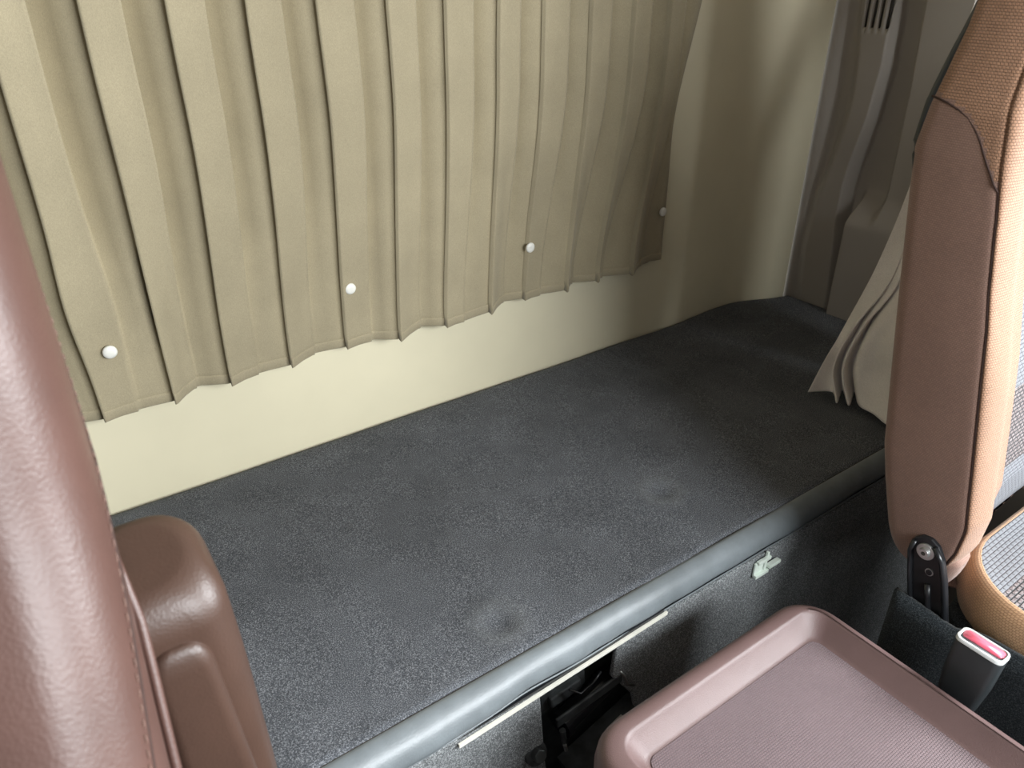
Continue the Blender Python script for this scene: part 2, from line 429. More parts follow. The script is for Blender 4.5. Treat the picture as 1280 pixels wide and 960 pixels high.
tube(bm, [(lx[i], FY - 0.0235 + 0.001 * noise.noise(Vector((lx[i] * 14, 3.1, 0))), -0.6475 + 0.003 * math.exp(-((lx[i] - 0.315) / 0.03) ** 2) - 0.004 * sm(.36, .22, lx[i])) for i in range(0, 176)], 0.0011, 6)
build('piping', bm, 'lip', bunk)['label'] = 'thin grey piping under the rounded front edge'
bm = bmesh.new()
tube(bm, [(lx[i], FY + 0.0002, -0.6200) for i in range(0, 176)], 0.0009, 6)
build('seam_cord', bm, 'slot', bunk)['label'] = 'dark seam where the carpet meets the front edge'

# front carpet panel with the notch that exposes the latch
bm = bmesh.new()
PX = [-0.745, -0.4, 0.0, 0.2, 0.335, 0.347, 0.44, 0.462, 0.7, 1.0, 1.352]
PZ = [-1.235, -1.0, -0.86, -0.76, -0.705, -0.652]
def fp(i, j):
    x = PX[i]; z = PZ[j]
    if PX[i] == 0.347: x = lerp(0.335, 0.352, (PZ[-1] - z) / 0.2) if z > -0.9 else 0.352
    if PX[i] == 0.44: x = interp([(-1.24, .50), (-.86, .50), (-.76, .475), (-.705, .438), (-.652, .442)], z)
    if PX[i] == 0.335: x = 0.325
    if PX[i] == 0.462: x = 0.52
    return (x, 0.4265, z)
P = [[bm.verts.new(fp(i, j)) for i in range(len(PX))] for j in range(len(PZ))]
for j in range(len(PZ) - 1):
    for i in range(len(PX) - 1):
        if PX[i] == 0.347 and j >= 1: continue
        bm.faces.new((P[j][i], P[j][i + 1], P[j + 1][i + 1], P[j + 1][i]))
o = build('front_panel', bm, 'carpet_side', bunk, smooth=False); mods(o, solid=0.006, offset=1, bevel=0.002)
bm = bmesh.new(); box(bm, -0.745, 1.352, 0.62, 0.63, -1.235, -0.66)
build('inner_panel', bm, 'black_metal', bunk, smooth=False)
# ivory bar carried under the lip
bm = bmesh.new()
a = Vector((0.236, 0.4185, -0.6600)); b = Vector((0.516, 0.4195, -0.6510))
d = (b - a).normalized(); rot = d.to_track_quat('X', 'Z').to_matrix()
box(bm, -0.5 * (b - a).length, 0.5 * (b - a).length, -0.0012, 0.0012, -0.0024, 0.0024)
for v in bm.verts: v.co = (a + b) / 2 + rot @ v.co
build('support_bar', bm, 'barpaint', bunk, smooth=False)['label'] = 'thin ivory metal bar under the front edge'
# black web of the bar behind it
bm = bmesh.new(); box(bm, 0.238, 0.512, 0.4205, 0.4245, -0.663, -0.649, rot=Matrix.Rotation(-0.03, 3, 'Y'))
build('bar_flange', bm, 'black_metal', bunk, smooth=False)
# pale zinc striker bracket on the right of the front panel
bm = bmesh.new()
cx, cz, fy = 0.690, -0.664, 0.4195
R = Matrix.Rotation(0.0, 3, 'Y')
box(bm, cx - 0.021, cx - 0.004, fy - 0.003, fy, cz - 0.014, cz - 0.001); box(bm, cx - 0.021, cx - 0.012, fy - 0.003, fy, cz - 0.002, cz + 0.006)
box(bm, cx - 0.021, cx + 0.004, fy - 0.007, fy - 0.001, cz - 0.016, cz - 0.011)
box(bm, cx - 0.018, cx + 0.006, fy - 0.006, fy - 0.001, cz + 0.004, cz + 0.009)
box(bm, cx - 0.003, cx + 0.002, fy - 0.004, fy, cz - 0.013, cz + 0.006)
box(bm, cx + 0.002, cx + 0.024, fy - 0.009, fy - 0.002, cz - 0.009, cz - 0.004)
box(bm, cx + 0.000, cx + 0.004, fy - 0.004, fy, cz + 0.007, cz + 0.015)
o = build('striker_bracket', bm, 'zinc', bunk, smooth=False); mods(o, bevel=0.0008); o['label'] = 'small pale zinc striker bracket on the front carpet'

# latch mechanism inside the notch
lt = thing('latch_mechanism', (0.42, 0.47, -1.235), 'black greasy metal latch mechanism inside the notch under the bunk edge', 'latch')
bm = bmesh.new()
box(bm, 0.33, 0.60, 0.455, 0.460, -1.235, -0.70)
build('mounting_plate', bm, 'grime_metal', lt, smooth=False)
bm = bmesh.new(); R = Matrix.Rotation(-0.10, 3, 'Y')
box(bm, 0.352, 0.415, 0.440, 0.456, -0.722, -0.690, rot=R); box(bm, 0.362, 0.405, 0.434, 0.442, -0.716, -0.700, rot=R)
o = build('latch_body', bm, 'grime_metal', lt, smooth=False); mods(o, bevel=0.002)
bm = bmesh.new(); cyl(bm, (0.378, 0.430, -0.745), (0.452, 0.440, -0.733), 0.014)
cyl(bm, (0.372, 0.430, -0.746), (0.380, 0.431, -0.745), 0.017)
build('barrel', bm, 'black_metal', lt, smooth=False)
bm = bmesh.new(); box(bm, 0.360, 0.455, 0.420, 0.424, -0.728, -0.714, rot=Matrix.Rotation(-0.10, 3, 'Y'))
o = build('link_arm', bm, 'grime_metal', lt, smooth=False); mods(o, bevel=0.0015)
bm = bmesh.new(); cyl(bm, (0.366, 0.418, -0.737), (0.369, 0.416, -0.765), 0.0035, n=12); build('pin', bm, 'grime_metal', lt, smooth=False)
bm = bmesh.new(); cyl(bm, (0.366, 0.413, -0.756), (0.3675, 0.412, -0.765), 0.0022, n=10); build('pin_end', bm, 'steel', lt, smooth=False)
bm = bmesh.new(); cyl(bm, (0.425, 0.405, -0.770), (0.446, 0.405, -0.762), 0.0042, n=12); o = build('clip', bm, 'barpaint', lt, smooth=False); o['label'] = 'ivory clip end'
bm = bmesh.new(); tube(bm, [(0.448, 0.424, -0.700), (0.455, 0.418, -0.712), (0.458, 0.415, -0.725), (0.466, 0.412, -0.730)], 0.0018); build('spring_wire', bm, 'steel', lt)
bm = bmesh.new(); tube(bm, [(0.382, 0.428, -0.693), (0.395, 0.424, -0.705), (0.412, 0.424, -0.700), (0.425, 0.426, -0.692)], 0.0016); build('cable', bm, 'black_metal', lt)
bm = bmesh.new()
box(bm, 0.385, 0.50, 0.395, 0.44, -0.86, -0.80, rot=Matrix.Rotation(-0.3, 3, 'Y')); build('lower_bracket', bm, 'grime_metal', lt, smooth=False)
# hex bolt at the notch's left side
hb = thing('hex_bolt', (0.330, 0.412, -0.775), 'dark hex bolt on a round washer left of the bunk notch', 'bolt')
bm = bmesh.new(); cyl(bm, (0.330, 0.4255, -0.751), (0.330, 0.4175, -0.747), 0.0135, n=24); build('washer', bm, 'grime_metal', hb, smooth=False)
bm = bmesh.new(); cyl(bm, (0.330, 0.419, -0.748), (0.330, 0.409, -0.742), 0.0075, n=6); o = build('bolt_head', bm, 'bolt_metal', hb, smooth=False); mods(o, bevel=0.0008)

# ------------------------------------------------------------------ pleated rear curtain
cur = thing('pleated_curtain', (0.3, 0.905, -0.47), 'beige pleated curtain with white snaps hanging along the back wall', 'curtain')
ridge_b = [-.503, -.423, -.343, -.263, -.183, -.103, -.023, .057, .135, .205, .286, .369, .441, .518, .598, .672, .748, .817, .886]
vall_b = [-.465, -.385, -.305, -.225, -.145, -.065, .015, .095, .168, .244, .326, .408, .486, .550, .639, .704, .778, .838, .931]
ridge_t = [-.503, -.423, -.343, -.263, -.183, -.103, -.023, .054, .133, .212, .292, .370, .454, .532, .611, .684, .766, .845, .918]
vall_t = [-.465, -.385, -.305, -.225, -.145, -.065, .013, .092, .173, .253, .334, .417, .495, .577, .650, .733, .808, .886, .956]
yf = [.893] * 7 + [.895, .891, .897, .901, .908, .886, .888, .891, .906, .895, .897, .889]
yb = [.915] * 7 + [.903, .922, .912, .924, .915, .914, .896, .922, .914, .922, .915, .918]
cols = []        # per column: (x bottom, y bottom, x top, y top, hem sag)
nr = len(ridge_b)
for k in range(nr):
    xb, xt = ridge_b[k], ridge_t[k]; vb, vt = vall_b[k], vall_t[k]
    f, b_ = yf[k], yb[k]; ft, bt = 0.883, 0.929
    cols.append((xb + 0.0020, f + 0.011, xt + 0.0040, ft + 0.012))     # fabric tucked in behind the ridge
    cols.append((xb, f, xt, ft))                                       # ridge
    cols.append((xb + 0.003, f + 0.0012, xt + 0.003, ft + 0.0004))
    cols.append((lerp(xb, vb, .5), lerp(f, b_, .5) + 0.001, lerp(xt, vt, .5), ft + 0.004))
    cols.append((vb - 0.003, b_ - 0.003, vt - 0.003, ft + 0.0085))
    cols.append((vb - 0.0006, b_ - 0.0035, vt - 0.0006, ft + 0.0075))  # bright crease
    cols.append((vb + 0.0010, b_ + 0.0010, vt + 0.0004, bt))
    if k < nr - 1:
        nx, nxt = ridge_b[k + 1], ridge_t[k + 1]; nf = yf[k + 1]
        cols.append((vb + 0.006, b_ + 0.0010, vt + 0.005, bt))
        cols.append((lerp(vb, nx, .5), lerp(b_, nf + 0.010, .5) + 0.0015, lerp(vt, nxt, .5), lerp(bt, ft + 0.010, .5)))
        cols.append((nx - 0.0005, nf + 0.0105, nxt, ft + 0.010))
cols += [(.950, .920, .968, .916), (.962, .924, .985, .926), (.975, .920, 1.000, .921), (.9835, .918, 1.030, .918)]
CZ0, CZ1, NV = -0.471, 0.33, 46
bm = bmesh.new()
def cpt(i, j):
    xb, yb_, xt, yt = cols[i]; t = j / (NV - 1); z = lerp(CZ0, CZ1, t)
    tt = min(1.0, (z - CZ0) / (0.43 if i >= len(cols) - 4 else 0.34)) ; s = tt * tt * (3 - 2 * tt) if i < len(cols) - 4 else tt ** 1.4
    if i >= len(cols) - 2: s = sm(-.26, .02, z)
    x = lerp(xb, xt, s) if i < len(cols) - 2 else xb - .004 * min(1, (z - CZ0) / .43) + (xt - xb) * s; yy = lerp(yb_, yt, s)
    wob = noise.noise(Vector((xb * 7, z * 5, 1.7)))
    x += 0.0035 * wob * (1 - abs(2 * t - 1)); yy += 0.0025 * noise.noise(Vector((xb * 9, z * 7, 4.2))) * (1 - s * .4)
    if abs(xb - 0.09) < 0.045: x += 0.010 * math.exp(-((z + 0.33) / 0.07) ** 2) * (-1 if xb < .07 else 0.6) * 0.6
    yy = min(yy, 0.936)
    return (x, yy, z)
V = grid(bm, len(cols), NV, cpt)
o = build('curtain_cloth', bm, 'curtain', cur); mods(o, solid=0.0012, offset=0)
# stitched hem: a second thickness along the bottom
bm = bmesh.new()
def hpt(i, j):
    a = Vector(cpt(i, 0)); z = [CZ0 - 0.001, CZ0 + 0.001, CZ0 + 0.010, CZ0 + 0.012, CZ0 + 0.013][j]
    b_ = Vector(cpt(i, 1)); p = a.lerp(b_, (z - CZ0) / (CZ1 - CZ0) * (NV - 1))
    p.y -= [0, 0.0016, 0.0017, 0.0015, 0.0][j]; return p
grid(bm, len(cols), 5, hpt)
build('hem', bm, 'curtain', cur)
for px, py, pz in ((0.0815, .894, -.386), (0.3815, .9075, -.384), (0.677, .9025, -.384), (0.974, .916, -.382)):
    bm = bmesh.new(); n = Vector((0.0, -1, 0)).normalized(); p = Vector((px, py, pz))
    r = []
    for k, (rr, dd) in enumerate([(0.0078, 0), (0.0078, 0.0020), (0.0068, 0.0032), (0.0035, 0.0040)]):
        r.append([(p.x + rr * math.cos(a), p.y - dd, p.z + rr * math.sin(a)) for a in [2 * PI * q / 24 for q in range(24)]])
    loft(bm, r); build('snap_button', bm, 'snap', cur)

# ------------------------------------------------------------------ gathered side curtain at the right
sc = thing('gathered_curtain', (1.10, 0.57, -0.60), 'pale beige curtain bunched by the right trim, its folds spreading over the bunk end', 'curtain')
# columns: lowest point, then points upwards
K = [
 [(1.0137, 0.6005, -0.609), (1.0426, 0.6015, -0.563), (1.0932, 0.6057, -0.505), (1.139, 0.604, -0.419), (1.184, 0.606, -0.296), (1.242, 0.61, -0.052), (1.262, 0.612, 0.1), (1.3, 0.615, 0.45)],
 [(1.0452, 0.5781, -0.609), (1.0642, 0.5929, -0.563), (1.0856, 0.5922, -0.505), (1.142, 0.59, -0.419), (1.188, 0.598, -0.296), (1.248, 0.606, -0.052), (1.266, 0.608, 0.1), (1.3, 0.61, 0.45)],
 [(1.0199, 0.5522, -0.609), (1.0381, 0.5809, -0.563), (1.0768, 0.5836, -0.505), (1.135, 0.572, -0.427), (1.19, 0.59, -0.296), (1.252, 0.6, -0.052), (1.27, 0.6, 0.1), (1.3, 0.6, 0.45)],
 [(1.0658, 0.5731, -0.609), (1.0741, 0.5894, -0.563), (1.0987, 0.5866, -0.505), (1.141, 0.585, -0.425), (1.193, 0.592, -0.296), (1.254, 0.6, -0.052), (1.272, 0.6, 0.1), (1.3, 0.6, 0.45)],
 [(1.0287, 0.5369, -0.609), (1.0456, 0.5689, -0.563), (1.0816, 0.5728, -0.505), (1.134, 0.56, -0.43), (1.19, 0.58, -0.296), (1.254, 0.594, -0.052), (1.274, 0.595, 0.1), (1.3, 0.59, 0.45)],
 [(1.0769, 0.5587, -0.609), (1.0837, 0.5756, -0.563), (1.1111, 0.5777, -0.505), (1.143, 0.572, -0.428), (1.193, 0.584, -0.296), (1.256, 0.592, -0.052), (1.275, 0.59, 0.1), (1.3, 0.585, 0.45)],
 [(1.0419, 0.5275, -0.609), (1.0572, 0.554, -0.563), (1.0783, 0.557, -0.505), (1.134, 0.546, -0.434), (1.188, 0.57, -0.296), (1.256, 0.585, -0.052), (1.276, 0.585, 0.1), (1.3, 0.58, 0.45)],
 [(1.0359, 0.4992, -0.609), (1.0627, 0.5274, -0.563), (1.0785, 0.5357, -0.505), (1.128, 0.515, -0.44), (1.18, 0.545, -0.296), (1.255, 0.565, -0.052), (1.278, 0.57, 0.1), (1.3, 0.56, 0.45)],
 [(1.0247, 0.4674, -0.609), (1.0572, 0.4936, -0.563), (1.0693, 0.5081, -0.505), (1.116, 0.49, -0.44), (1.166, 0.515, -0.296), (1.25, 0.54, -0.052), (1.278, 0.55, 0.1), (1.3, 0.55, 0.45)],
 [(1.046, 0.455, -0.606), (1.058, 0.458, -0.562), (1.086, 0.462, -0.51), (1.122, 0.47, -0.44), (1.168, 0.49, -0.296), (1.25, 0.52, -0.052), (1.278, 0.53, 0.1), (1.3, 0.53, 0.45)],
 [(1.095, 0.482, -0.604), (1.108, 0.484, -0.56), (1.126, 0.486, -0.51), (1.15, 0.49, -0.44), (1.185, 0.5, -0.296), (1.255, 0.52, -0.052), (1.282, 0.53, 0.1), (1.3, 0.52, 0.45)],
 [(1.105, 0.452, -0.604), (1.118, 0.455, -0.56), (1.136, 0.46, -0.51), (1.16, 0.465, -0.44), (1.19, 0.48, -0.296), (1.26, 0.5, -0.052), (1.285, 0.51, 0.1), (1.3, 0.51, 0.45)],
]
def cr_(p0, p1, p2, p3, t):
    return 0.5 * ((2 * p1) + (-p0 + p2) * t + (2 * p0 - 5 * p1 + 4 * p2 - p3) * t * t + (-p0 + 3 * p1 - 3 * p2 + p3) * t ** 3)
def spl(pts, t):
    n = len(pts) - 1; f = t * n; k = min(int(f), n - 1); q = f - k
    g = lambda i: pts[max(0, min(n, i))]
    return cr_(g(k - 1), g(k), g(k + 1), g(k + 2), q)
KV = [[Vector(p) for p in c] for c in K]
bm = bmesh.new(); NU, NW = 97, 57
KC = [[spl(c, j / (NW - 1)) for j in range(NW)] for c in KV]
def scp(i, j):
    p = spl([c[j] for c in KC], i / (NU - 1)); p.z = max(p.z, -0.6135); return p
grid(bm, NU, NW, scp)
o = build('curtain_cloth', bm, 'side_curtain', sc); mods(o, solid=0.0016, offset=0)

# ------------------------------------------------------------------ driver's seat (left foreground)
ds = thing('driver_seat', (-0.22, 0.15, -1.24), 'brown leather driver seat with stitched bolster, at the left edge of the view', 'seat')
def seat_ring(z, xr, yf_, yb_, half, r, bulge=0.0, n=8):
    """outline of a backrest at height z; xr is its right-hand side"""
    x0, x1 = xr - 2 * half, xr
    pts = []
    # start mid-front, go to +x (counter-clockwise seen from above)
    for k in range(6):
        t = k / 6; x = lerp((x0 + x1) / 2, x1 - r, t); pts.append((x, yf_ + bulge * (1 - sm(0.55, 1.0, t)), z))
    for k in range(n + 1):
        a = -PI / 2 + PI / 2 * k / n; pts.append((x1 - r + r * math.cos(a), yf_ + r * 1.15 + r * 1.15 * math.sin(a), z))
    for k in range(1, 4): pts.append((x1, lerp(yf_ + r * 1.15, yb_ - r * .6, k / 4), z))
    for k in range(n + 1):
        a = PI / 2 * k / n; pts.append((x1 - r * .6 + r * .6 * math.cos(a), yb_ - r * .6 + r * .6 * math.sin(a), z))
    for k in range(1, 6): pts.append((lerp(x1 - r * .6, (x0 + x1) / 2, k / 6), yb_, z))
    half_n = len(pts)
    mx = (x0 + x1) / 2
    for k in range(half_n - 1, 0, -1):
        x, y, zz = pts[k]; pts.append((2 * mx - x, y, zz))
    return pts
def d_y(z): return 0.3025 + 0.27 * (z + .20) if z > -.20 else (0.3025 + 0.55 * (z + .20) if z > -.38 else 0.2035 + .05 * (z + .38))      # reclined a little
RT = [(-.72, -.03), (-.45, -.02), (-.35, .004), (-.27, .028), (-.23, .036), (-.20, .0405), (0, .0417), (.33, .0417)]
DZ = [(-.72 + .01 * k, interp(RT, -.72 + .01 * k) * (d_y(-.72 + .01 * k) + .05) - .05 * sm(.2, .33, -.72 + .01 * k)) for k in range(106)]
bm = bmesh.new(); rings = []
NZ = 44
for j in range(NZ):
    t = j / (NZ - 1); z = lerp(-.72, .33, t)
    e = 0.0
    if t > .93: e = 0.03 * (1 - math.sqrt(max(0, 1 - ((t - .93) / .07) ** 2)))
    if t < .05: e = 0.02 * (1 - math.sqrt(max(0, 1 - ((.05 - t) / .05) ** 2)))
    xr = interp(DZ, z) - e
    rings.append(seat_ring(z, xr, d_y(z) + e, d_y(z) + 0.125 - e, 0.245 - e, 0.045, 0.03))
loft(bm, rings)
build('backrest', bm, 'leather', ds)
# seam with its stitches, following the bolster just in front of the side face
def seam_pt(z, a=math.radians(-20), out=0.0):
    r = 0.045; xr = interp(DZ, z); x1 = xr - r; y0 = d_y(z) + r * 1.15
    return Vector((x1 + (r + out) * math.cos(a), y0 + (r + out) * 1.15 * math.sin(a), z))
def seam_a(z): return math.radians(12 - 52 * sm(-.10, -.36, z))
bm = bmesh.new(); tube(bm, [seam_pt(z, seam_a(z), -0.0003) for z in [-.68 + .02 * k for k in range(48)]], 0.0009, 6)
build('seam', bm, 'groove', ds)
bm = bmesh.new(); z = -.60
while z < .2:
    for s in (0.0,):
        tube(bm, [seam_pt(z, seam_a(z) - .075, 0.0), seam_pt(z + .002, seam_a(z) - .075, 0.0003), seam_pt(z + .0036, seam_a(z) - .075, 0.0)], 0.00045, 5)
    z += 0.0052
o = build('stitching', bm, 'thread', ds); o['kind'] = 'stuff'
bm = bmesh.new(); tube(bm, [Vector((interp(DZ, z) - 0.003 + 0.0065 * sm(-.235, -.29, z), d_y(z) + .066, z)) for z in [-.68 + .02 * k for k in range(24)]], 0.0024, 8)
build('side_piping', bm, 'leather', ds)
bm = bmesh.new(); rbox(bm, -0.48, 0.005, -0.20, 0.30, -0.86, -0.725, 0.07, 0.03); build('seat_cushion', bm, 'leather', ds)
bm = bmesh.new(); rbox(bm, -0.42, -0.06, -0.12, 0.30, -1.238, -0.86, 0.03, 0.01); build('seat_base', bm, 'black_plastic', ds)
# folded-up armrest
def pad_loft(x0, x1f, y0, y1, z0, z1, rx, dome, flat, slope, n=7):
    rings = []
    for j in range(34):
        if j < 16: z = lerp(z0, z1 - dome, j / 16); e = 0
        else:
            a = min((j - 16) / 16, 1) * PI / 2; z = z1 - dome + dome * math.sin(a); e = 1 - math.cos(a)
            if j == 33: e = 1.25
        x1 = x1f(z); ix = e * (x1 - x0) * flat * .5; iy = e * (y1 - y0) * flat * .5
        rings.append([(x, y, z + (y - (y0 + y1) / 2) * slope * sm(z1 - dome * 3, z1, z)) for x, y in
                      rrect(x0 + ix, x1 - ix, y0 + iy, y1 - iy, max(min(rx, (x1 - x0) / 2 - ix, (y1 - y0) / 2 - iy) * .98, .0006), n)])
    return rings
bm = bmesh.new()
loft(bm, pad_loft(-.012, lambda z: interp([(-.62, .0640), (-.46, .0630), (-.36, .0605), (-.29, .0570)], z), .345, .418, -.62, -.287, .022, .026, .45, .32))
ar = build('armrest', bm, 'leather2', ds); ar['label'] = 'smooth brown leather armrest folded upright beside the backrest'
bm = bmesh.new()
loft(bm, pad_loft(.006, lambda z: interp([(-.62, .0540), (-.45, .0485), (-.34, .0405)], z), .3375, .356, -.61, -.324, .0085, .018, .80, .0))
build('armrest_pad', bm, 'leather2', ar)

# ------------------------------------------------------------------ passenger seat (right)
ps = thing('passenger_seat', (0.95, 0.1, -1.24), 'fabric passenger seat with tan bolsters and grey woven centre, at the right edge', 'seat')
PXL = [(-.575, .712), (-.535, .704), (-.48, .700), (-.36, .699), (-.15, .699), (-.11, .704), (-.06, .722), (.0, .745), (.08, .757), (.20, .765), (.36, .78)]   # inboard side x
PYB = [(-.575, .292), (-.535, .299), (-.441, .325), (-.30, .347), (-.2, .362), (-.142, .370), (-.09, .366), (-.05, .364), (.05, .368), (.36, .40)]        # rear y
PYS = [(-.575, .216), (-.495, .220), (-.42, .234), (-.337, .250), (-.24, .268), (-.17, .284), (-.10, .298), (.05, .31), (.36, .35)]  # seam y
PYF = [(-.575, .235), (-.557, .228), (-.52, .218), (-.484, .215), (-.42, .226), (-.342, .240), (-.255, .261), (-.199, .272), (-.10, .285), (.05, .30), (.36, .34)]
XC = 0.955
NZ = 200; rings = []; 
def p_ring(z, e=0.0):
    xl = interp(PXL, z) + e; yb_ = interp(PYB, z) - e; ysm = interp(PYS, z); yf_ = interp(PYF, z) + e
    ysm = min(max(ysm, yf_ + .006), yb_ - 0.012)
    pts = []
    # back centre -> inboard rear corner -> side -> seam -> bolster -> centre front
    for k in range(5): pts.append((lerp(XC, xl + .017, k / 5), yb_, z))
    for k in range(7):
        a = PI / 2 + PI / 2 * k / 6; pts.append((xl + .017 + .017 * math.cos(a), yb_ - .017 + .017 * math.sin(a), z))
    y1 = yb_ - .017
    for k in range(1, 16): pts.append((xl - 0.0015 * math.sin(PI * k / 16), lerp(y1, ysm, k / 16), z))
    pts.append((xl + 0.0005, ysm + .0015, z)); s_i = len(pts); pts.append((xl + 0.0022, ysm, z)); pts.append((xl + 0.0005, ysm - .0015, z))
    bw = 0.060                                                     # bolster width
    for k in range(1, 9):
        a = PI + PI / 2 * k / 8; pts.append((xl + bw * .5 + bw * .5 * math.cos(a), ysm - .0015 + (ysm - .0015 - yf_) * math.sin(a), z))
    for k in range(1, 6):
        t = k / 5; pts.append((lerp(xl + bw * .5, xl + bw + .012, t), yf_ + 0.020 * sm(0.15, 1, t), z))
    f_i = len(pts) - 1
    for k in range(1, 7): t = k / 6; pts.append((lerp(xl + bw + .012, XC, t), yf_ + 0.020 + 0.004 * math.sin(PI * t * .5), z))
    n = len(pts)
    for k in range(n - 2, 0, -1):
        x, y, zz = pts[k]; pts.append((2 * XC - x, y, zz))
    return pts, s_i, f_i, n
for j in range(NZ):
    t = j / (NZ - 1); z = lerp(-.575, .24, t); e = 0
    if t > .94: e = .03 * (1 - math.sqrt(max(0, 1 - ((t - .94) / .06) ** 2)))
    if t < .06: e = .016 * (1 - math.sqrt(max(0, 1 - ((.06 - t) / .06) ** 2)))
    r, s_i, f_i, n_ = p_ring(z, e); rings.append(r)
nring = len(rings[0])
SCV = [(.2885, -.164), (.2985, -.149), (.304, -.141), (.310, -.132), (.317, -.124), (.325, -.1165), (.335, -.111), (.347, -.1065), (.362, -.103), (.40, -.10)]
def pm(i, j):
    k = i if i < n_ - 1 else nring - 1 - i
    z = lerp(-.575, .24, j / (NZ - 1))
    if k < s_i: return 0 if z < interp(SCV, rings[j][k][1]) else 1
    if k <= f_i: return 1
    return 2 if z < 0.18 else 1
bm = bmesh.new(); loft(bm, [list(reversed(r)) for r in rings], matfn=lambda i, j: pm(nring - 2 - i if i < nring - 1 else 0, j))
uvl = bm.loops.layers.uv.verify()
for f in bm.faces:
    if f.material_index == 2:
        for l in f.loops: l[uvl].uv = (l.vert.co.x, l.vert.co.z + .575 + .10)
bk = build('backrest', bm, None, ps, mats=['side_fabric', 'bolster', 'weave'])
def side_pt(z, dx=0.0): return Vector((interp(PXL, z) + 0.0012 - dx, min(max(interp(PYS, z), interp(PYF, z) + .006), interp(PYB, z) - .012), z))
bm = bmesh.new(); zz = [-.545 + .0125 * k for k in range(31)]
pts = [side_pt(z) for z in zz]
pts = [p for p in pts if p.z < -.168] + [Vector((interp(PXL, z) - .0008, y, z)) for y, z in ((.2885, -.164), (.2935, -.156), (.2985, -.149), (.304, -.141), (.310, -.132), (.317, -.124), (.325, -.1165), (.335, -.111), (.347, -.1065), (.362, -.103))]
tube(bm, pts, 0.0009, 6)
build('seam', bm, 'groove', ps)['label'] = 'dark brown seam'
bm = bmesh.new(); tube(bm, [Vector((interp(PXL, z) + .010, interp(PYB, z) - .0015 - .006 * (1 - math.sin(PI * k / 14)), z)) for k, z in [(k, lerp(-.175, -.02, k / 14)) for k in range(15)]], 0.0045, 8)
build('back_edge', bm, 'black_plastic', ps)['label'] = 'thin black strip along the rear edge behind the shoulder'  # dark tube along the rear edge, at shoulder height only
# tapered tuck under the bottom of the backrest
bm = bmesh.new(); rings = []
for j in range(8):
    t = j / 7; z = lerp(-.535, -.585, t); e = .030 * t * t
    rings.append([(x, y, z) for x, y in rrect(.7075 + e * .4, .742, .219 + e * .5, .262 - e * 1.0, .012, 5)])
loft(bm, rings); build('lower_tuck', bm, 'side_fabric', ps)

# cushion: tan bolstered rim around the grey woven centre
bm = bmesh.new()
cx0, cx1, cy0, cy1 = 0.702, 1.210, -0.30, 0.240
prof = [(-.620, .012), (-.600, .004), (-.585, .000), (-.573, .0005), (-.562, .0025), (-.554, .0055), (-.549, .0095), (-.5475, .0125)]
inn = [(-.5485, .0150), (-.5475, .03), (-.546, .06), (-.545, .10), (-.545, .14), (-.545, .20)]
rings = []
for z, s in prof + inn:
    pts = rrect(cx0 + s, cx1 - s, cy0 + s, cy1 - s, max(.090 - s * .4, .02), 10)
    rings.append([(x, y, z + 0.004 * noise.noise(Vector((x * 9, y * 9, 0)))) for x, y in pts])
NP = len(prof)
V = loft(bm, rings, matfn=lambda i, j: 0 if j < NP - 1 else 1)
uvl = bm.loops.layers.uv.verify()
for f in bm.faces:
    if f.material_index == 1 or f.calc_center_median().z > -.5475 and len(f.verts) == 3:
        f.material_index = 1
        for l in f.loops: l[uvl].uv = (l.vert.co.x, l.vert.co.y + .12)
build('seat_cushion', bm, None, ps, mats=['cush_tan', 'weave'])
# felt-covered side skirt with the pocket the hinge comes out of
bm = bmesh.new()
def skirt(i, j):
    y = lerp(-0.30, 0.262, i / 60); t = j / 9
    zt = interp([(-.3, -.580), (.12, -.580), (.175, -.583), (.195, -.593), (.262, -.588)], y)
    z = lerp(-.80, zt, t)
    x = 0.692 - 0.006 * math.sin(PI * t) * sm(.262, .22, y) - .004 * sm(.17, .21, y)
    return (x, y, z)
grid(bm, 61, 10, skirt)
o = build('felt_skirt', bm, 'felt', ps); mods(o, solid=0.006, offset=1)
bm = bmesh.new(); rbox(bm, .708, 1.205, -.28, .225, -.78, -.60, .04, .01); build('seat_frame', bm, 'felt', ps)
bm = bmesh.new(); rbox(bm, .74, 1.16, -.22, .26, -1.238, -.78, .03, .01); build('seat_base', bm, 'black_plastic', ps)
# hinge plate
HP = Vector((.6985, .2475, -.527))
hd = (Vector((.6985, .2215, -.62)) - Vector((.6985, .249, -.52))).normalized()     # plate runs down and forward
hs = Vector((0, 1, 0)); hs = (hs - hd * hs.dot(hd)).normalized()
def hp(u, v, d=0.0): return HP + hd * v + hs * u + Vector((-d, 0, 0))
bm = bmesh.new()
outl = [(-.0205, .10), (-.0190, .03), (-.0165, .008), (-.012, -.006), (-.005, -.013), (.005, -.014), (.013, -.009), (.0170, .0), (.0185, .012), (.0175, .10)]
def plate(bm, ol, d0, d1):
    a = [bm.verts.new(hp(u, v, d0)) for u, v in ol]; b_ = [bm.verts.new(hp(u, v, d1)) for u, v in ol]
    n = len(ol); bm.faces.new(a); bm.faces.new(b_[::-1])
    for k in range(n): bm.faces.new((a[k], b_[k], b_[(k + 1) % n], a[(k + 1) % n]))
    bmesh.ops.recalc_face_normals(bm, faces=bm.faces)
plate(bm, outl, -.004, .002)
hg = build('hinge_plate', bm, 'black_metal', ps, smooth=False); mods(hg, bevel=.0012); hg['label'] = 'black metal recliner hinge plate'
